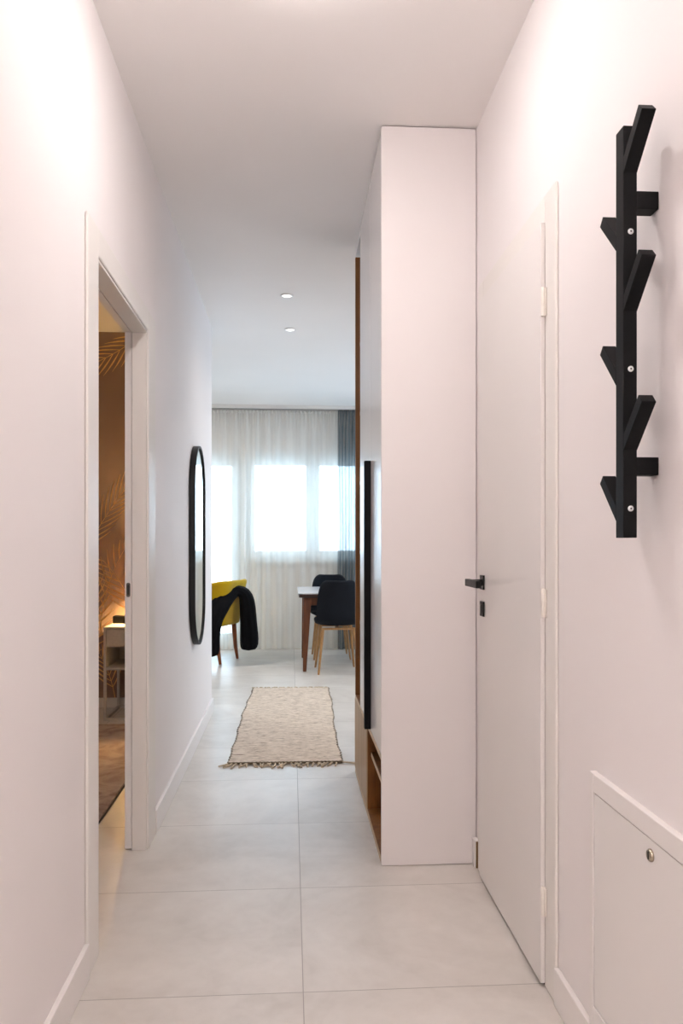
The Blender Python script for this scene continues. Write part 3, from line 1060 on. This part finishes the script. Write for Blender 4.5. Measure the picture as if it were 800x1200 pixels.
# corridor surface lights out of frame; the middle and entrance ones are added fill
def surface_light(x, y, label, m='lamp'):
    t = thing('ceiling_light', label, 'ceiling light', (x, y, H), 0, 'corridor ceiling lights')
    MB().lathe([(0, -0.0004), (0.088, -0.0004), (0.088, -0.010), (0.086, -0.012), (0.05, -0.011)], 'Z', 40, (x, y, H)).done('housing', M['base'], t, smooth=True)
    MB().lathe([(0, -0.038), (0.035, -0.036), (0.062, -0.030), (0.080, -0.019), (0.084, -0.0125), (0, -0.0115)], 'Z', 40, (x, y, H)).done('diffuser', M[m], t)
    return t
surface_light(0.03, 1.92, 'round white surface ceiling light above the coat rack')
surface_light(0.06, 0.35, 'added unseen fill light in the middle of the entrance corridor', 'fill_dim')  # added fill, out of view
surface_light(0.06, -1.0, 'added unseen fill light behind the camera nearest the entrance', 'fill_bright')  # added fill that evens out the corridor walls
def drum(x, y, label, m):
    t = thing('ceiling_light', label, 'ceiling light', (x, y, H))
    MB().lathe([(0, -0.0004), (0.16, -0.0004), (0.16, -0.05), (0.15, -0.055), (0.145, -0.045), (0.145, -0.03)], 'Z', 40, (x, y, H)).done('housing', M['base'], t, smooth=True)
    MB().lathe([(0, -0.052), (0.12, -0.045), (0.144, -0.031), (0, -0.031)], 'Z', 40, (x, y, H)).done('diffuser', M[m], t, smooth=True)
drum(-1.7, 7.15, 'added unseen warm white fill light in the living area', 'room_fill')  # added out of view to brighten the curtain and floor
drum(1.65, 5.6, 'added unseen warm white fill light in the dining area', 'room_fill')  # added behind the wardrobe to brighten the left wall
drum(-2.2, 3.35, 'round warm ceiling light in the bedroom', 'bedlamp')

# ------------------------------------------------------------------ bedroom contents
ns = thing('nightstand', 'pale grey nightstand with drawer and open shelf seen through the bedroom doorway', 'nightstand', (-0.99, 5.35, 0))
a0, a1, c0, c1 = -1.219, -0.76, 5.145, 5.555
b = MB()
b.box(a0, a1, c0, c1, 0.598, 0.612, 0.002)
b.box(a0, a0 + 0.016, c0, c1, 0.345, 0.598, 0.001)
b.box(a1 - 0.016, a1, c0, c1, 0.345, 0.598, 0.001)
b.box(a0, a1, c0, c1, 0.330, 0.345, 0.002)
b.box(a0 + 0.016, a1 - 0.016, c1 - 0.012, c1, 0.345, 0.598)
b.box(a0 + 0.016, a1 - 0.016, c0 + 0.02, c1 - 0.012, 0.478, 0.486)
b.done('body', M['grey_night'], ns)
MB().box(a0 + 0.019, a1 - 0.019, c0 + 0.001, c0 + 0.018, 0.489, 0.594, 0.0015).done('drawer', M['grey_night'], ns)
for x in (a0, a1 - 0.018):
    for y in (c0, c1 - 0.018):
        MB().box(x, x + 0.018, y, y + 0.018, 0.0005, 0.330, 0.001).done('leg', M['grey_night'], ns)
b = MB()
b.box(a0 + 0.018, a1 - 0.018, c0, c0 + 0.018, 0.0005, 0.018)
b.box(a0 + 0.018, a1 - 0.018, c1 - 0.018, c1, 0.0005, 0.018)
b.box(a0, a0 + 0.018, c0 + 0.018, c1 - 0.018, 0.0005, 0.018)
b.box(a1 - 0.018, a1, c0 + 0.018, c1 - 0.018, 0.0005, 0.018)
b.done('base_frame', M['grey_night'], ns)
bx = MB().box(-1.208, -1.118, 5.36, 5.43, 0.6125, 0.664, 0.004).done('box', M['black'])
tag(bx, 'small black box on the back of the bedroom nightstand', 'box')
lp = thing('table_lamp', 'small table lamp with a warm cloth shade on the nightstand', 'lamp', (-0.93, 5.36, 0.6125))
MB().lathe([(0, 0.0003), (0.055, 0.0003), (0.055, 0.012), (0.012, 0.02), (0.009, 0.16), (0, 0.16)], 'Z', 28, (-0.93, 5.36, 0.6125)).done('base', M['blackmetal'], lp, smooth=True)
m = MB().lathe([(0.115, 0.16), (0.085, 0.34), (0.083, 0.34), (0.113, 0.16)], 'Z', 32, (-0.93, 5.36, 0.6125))
m.done('lamp_shade', M['shade'], lp, smooth=True)
MB().lathe([(0, 0.162), (0.012, 0.165), (0.026, 0.21), (0.022, 0.235), (0, 0.245)], 'Z', 20, (-0.93, 5.36, 0.6125)).done('bulb', M['bulb'], lp, smooth=True)
br = thing('rug', 'mottled pinkish grey pile rug on the bedroom floor', 'rug', (-1.7, 3.7, 0))
MB().box(-2.7, -0.792, 2.3, 5.0, 0.005, 0.014, 0.003).done('pile', M['bedrug'], br)
MB().box(-2.706, -0.786, 2.294, 5.006, 0.0008, 0.0075, 0.002).done('border', M['bedrug_edge'], br)

# ------------------------------------------------------------------ daylight
world = bpy.data.worlds.new('overcast_sky')
scene.world = world
world.use_nodes = True
nt = world.node_tree
bg = nt.nodes['Background']
bg.inputs[0].default_value = (0.84, 0.93, 1.0, 1)
bg.inputs[1].default_value = 5.2
tc = nt.nodes.new('ShaderNodeTexCoord')
mp = nt.nodes.new('ShaderNodeMapping'); mp.inputs['Scale'].default_value = (1, 1, 2.5)
nz = nt.nodes.new('ShaderNodeTexNoise'); nz.inputs['Scale'].default_value = 1.6; nz.inputs['Detail'].default_value = 4
cr = nt.nodes.new('ShaderNodeValToRGB')
cr.color_ramp.elements[0].color = (0.50, 0.73, 1.0, 1); cr.color_ramp.elements[1].color = (0.68, 0.85, 1.0, 1)
nt.links.new(tc.outputs['Generated'], mp.inputs[0]); nt.links.new(mp.outputs[0], nz.inputs['Vector'])
nt.links.new(nz.outputs[0], cr.inputs[0]); nt.links.new(cr.outputs[0], bg.inputs[0])
def portal(x0, x1, z0, z1):
    l = bpy.data.lights.new('daylight_portal', 'AREA')
    l.shape = 'RECTANGLE'; l.size = x1 - x0; l.size_y = z1 - z0
    l.cycles.is_portal = True
    o = bpy.data.objects.new('daylight_portal', l)
    o.location = ((x0 + x1) / 2, WY1 + 0.01, (z0 + z1) / 2)
    o.rotation_euler = (R(-90), 0, 0)
    o['kind'] = 'helper'
    COL.objects.link(o)
portal(DX0, DX1, 0.03, WT)
portal(WX0, WX1, WS, WT)
po = bpy.data.objects['daylight_portal'].copy()
po.data = po.data.copy()
po.data.size, po.data.size_y = SY1 - SY0, 2.154 - WSS
po.location = (3.61, (SY0 + SY1) / 2, (WSS + 2.154) / 2)
po.rotation_euler = (R(90), 0, R(90))
COL.objects.link(po)

# ------------------------------------------------------------------ camera
cam = bpy.data.cameras.new('camera')
cam.sensor_fit = 'VERTICAL'
cam.sensor_height = 36.0
cam.lens = 910.0 / 1200.0 * 36.0
cam.shift_y = 38.0 / 1200.0
cam.clip_start = 0.05
co = bpy.data.objects.new('camera', cam)
co.location = (0, 0, 1.15)
co.rotation_euler = (R(90), 0, -TH)
COL.objects.link(co)
scene.camera = co

for o in bpy.data.objects:
    if '_base' in o:
        del o['_base']

# ------------------------------------------------------------------ render look
vs = scene.view_settings
vs.view_transform = 'Standard'
vs.look = 'None'
vs.gamma = 1.0
vs.use_curve_mapping = False
vs.exposure = 1.0
cy_ = scene.cycles
cy_.use_denoising = True
try:
    cy_.denoiser = 'OPENIMAGEDENOISE'
    cy_.denoising_input_passes = 'RGB_ALBEDO_NORMAL'
except Exception:
    pass
cy_.max_bounces = 14
cy_.diffuse_bounces = 7
cy_.glossy_bounces = 5
cy_.transmission_bounces = 6
cy_.transparent_max_bounces = 24
cy_.sample_clamp_indirect = 8.0
cy_.caustics_reflective = False
cy_.caustics_refractive = False
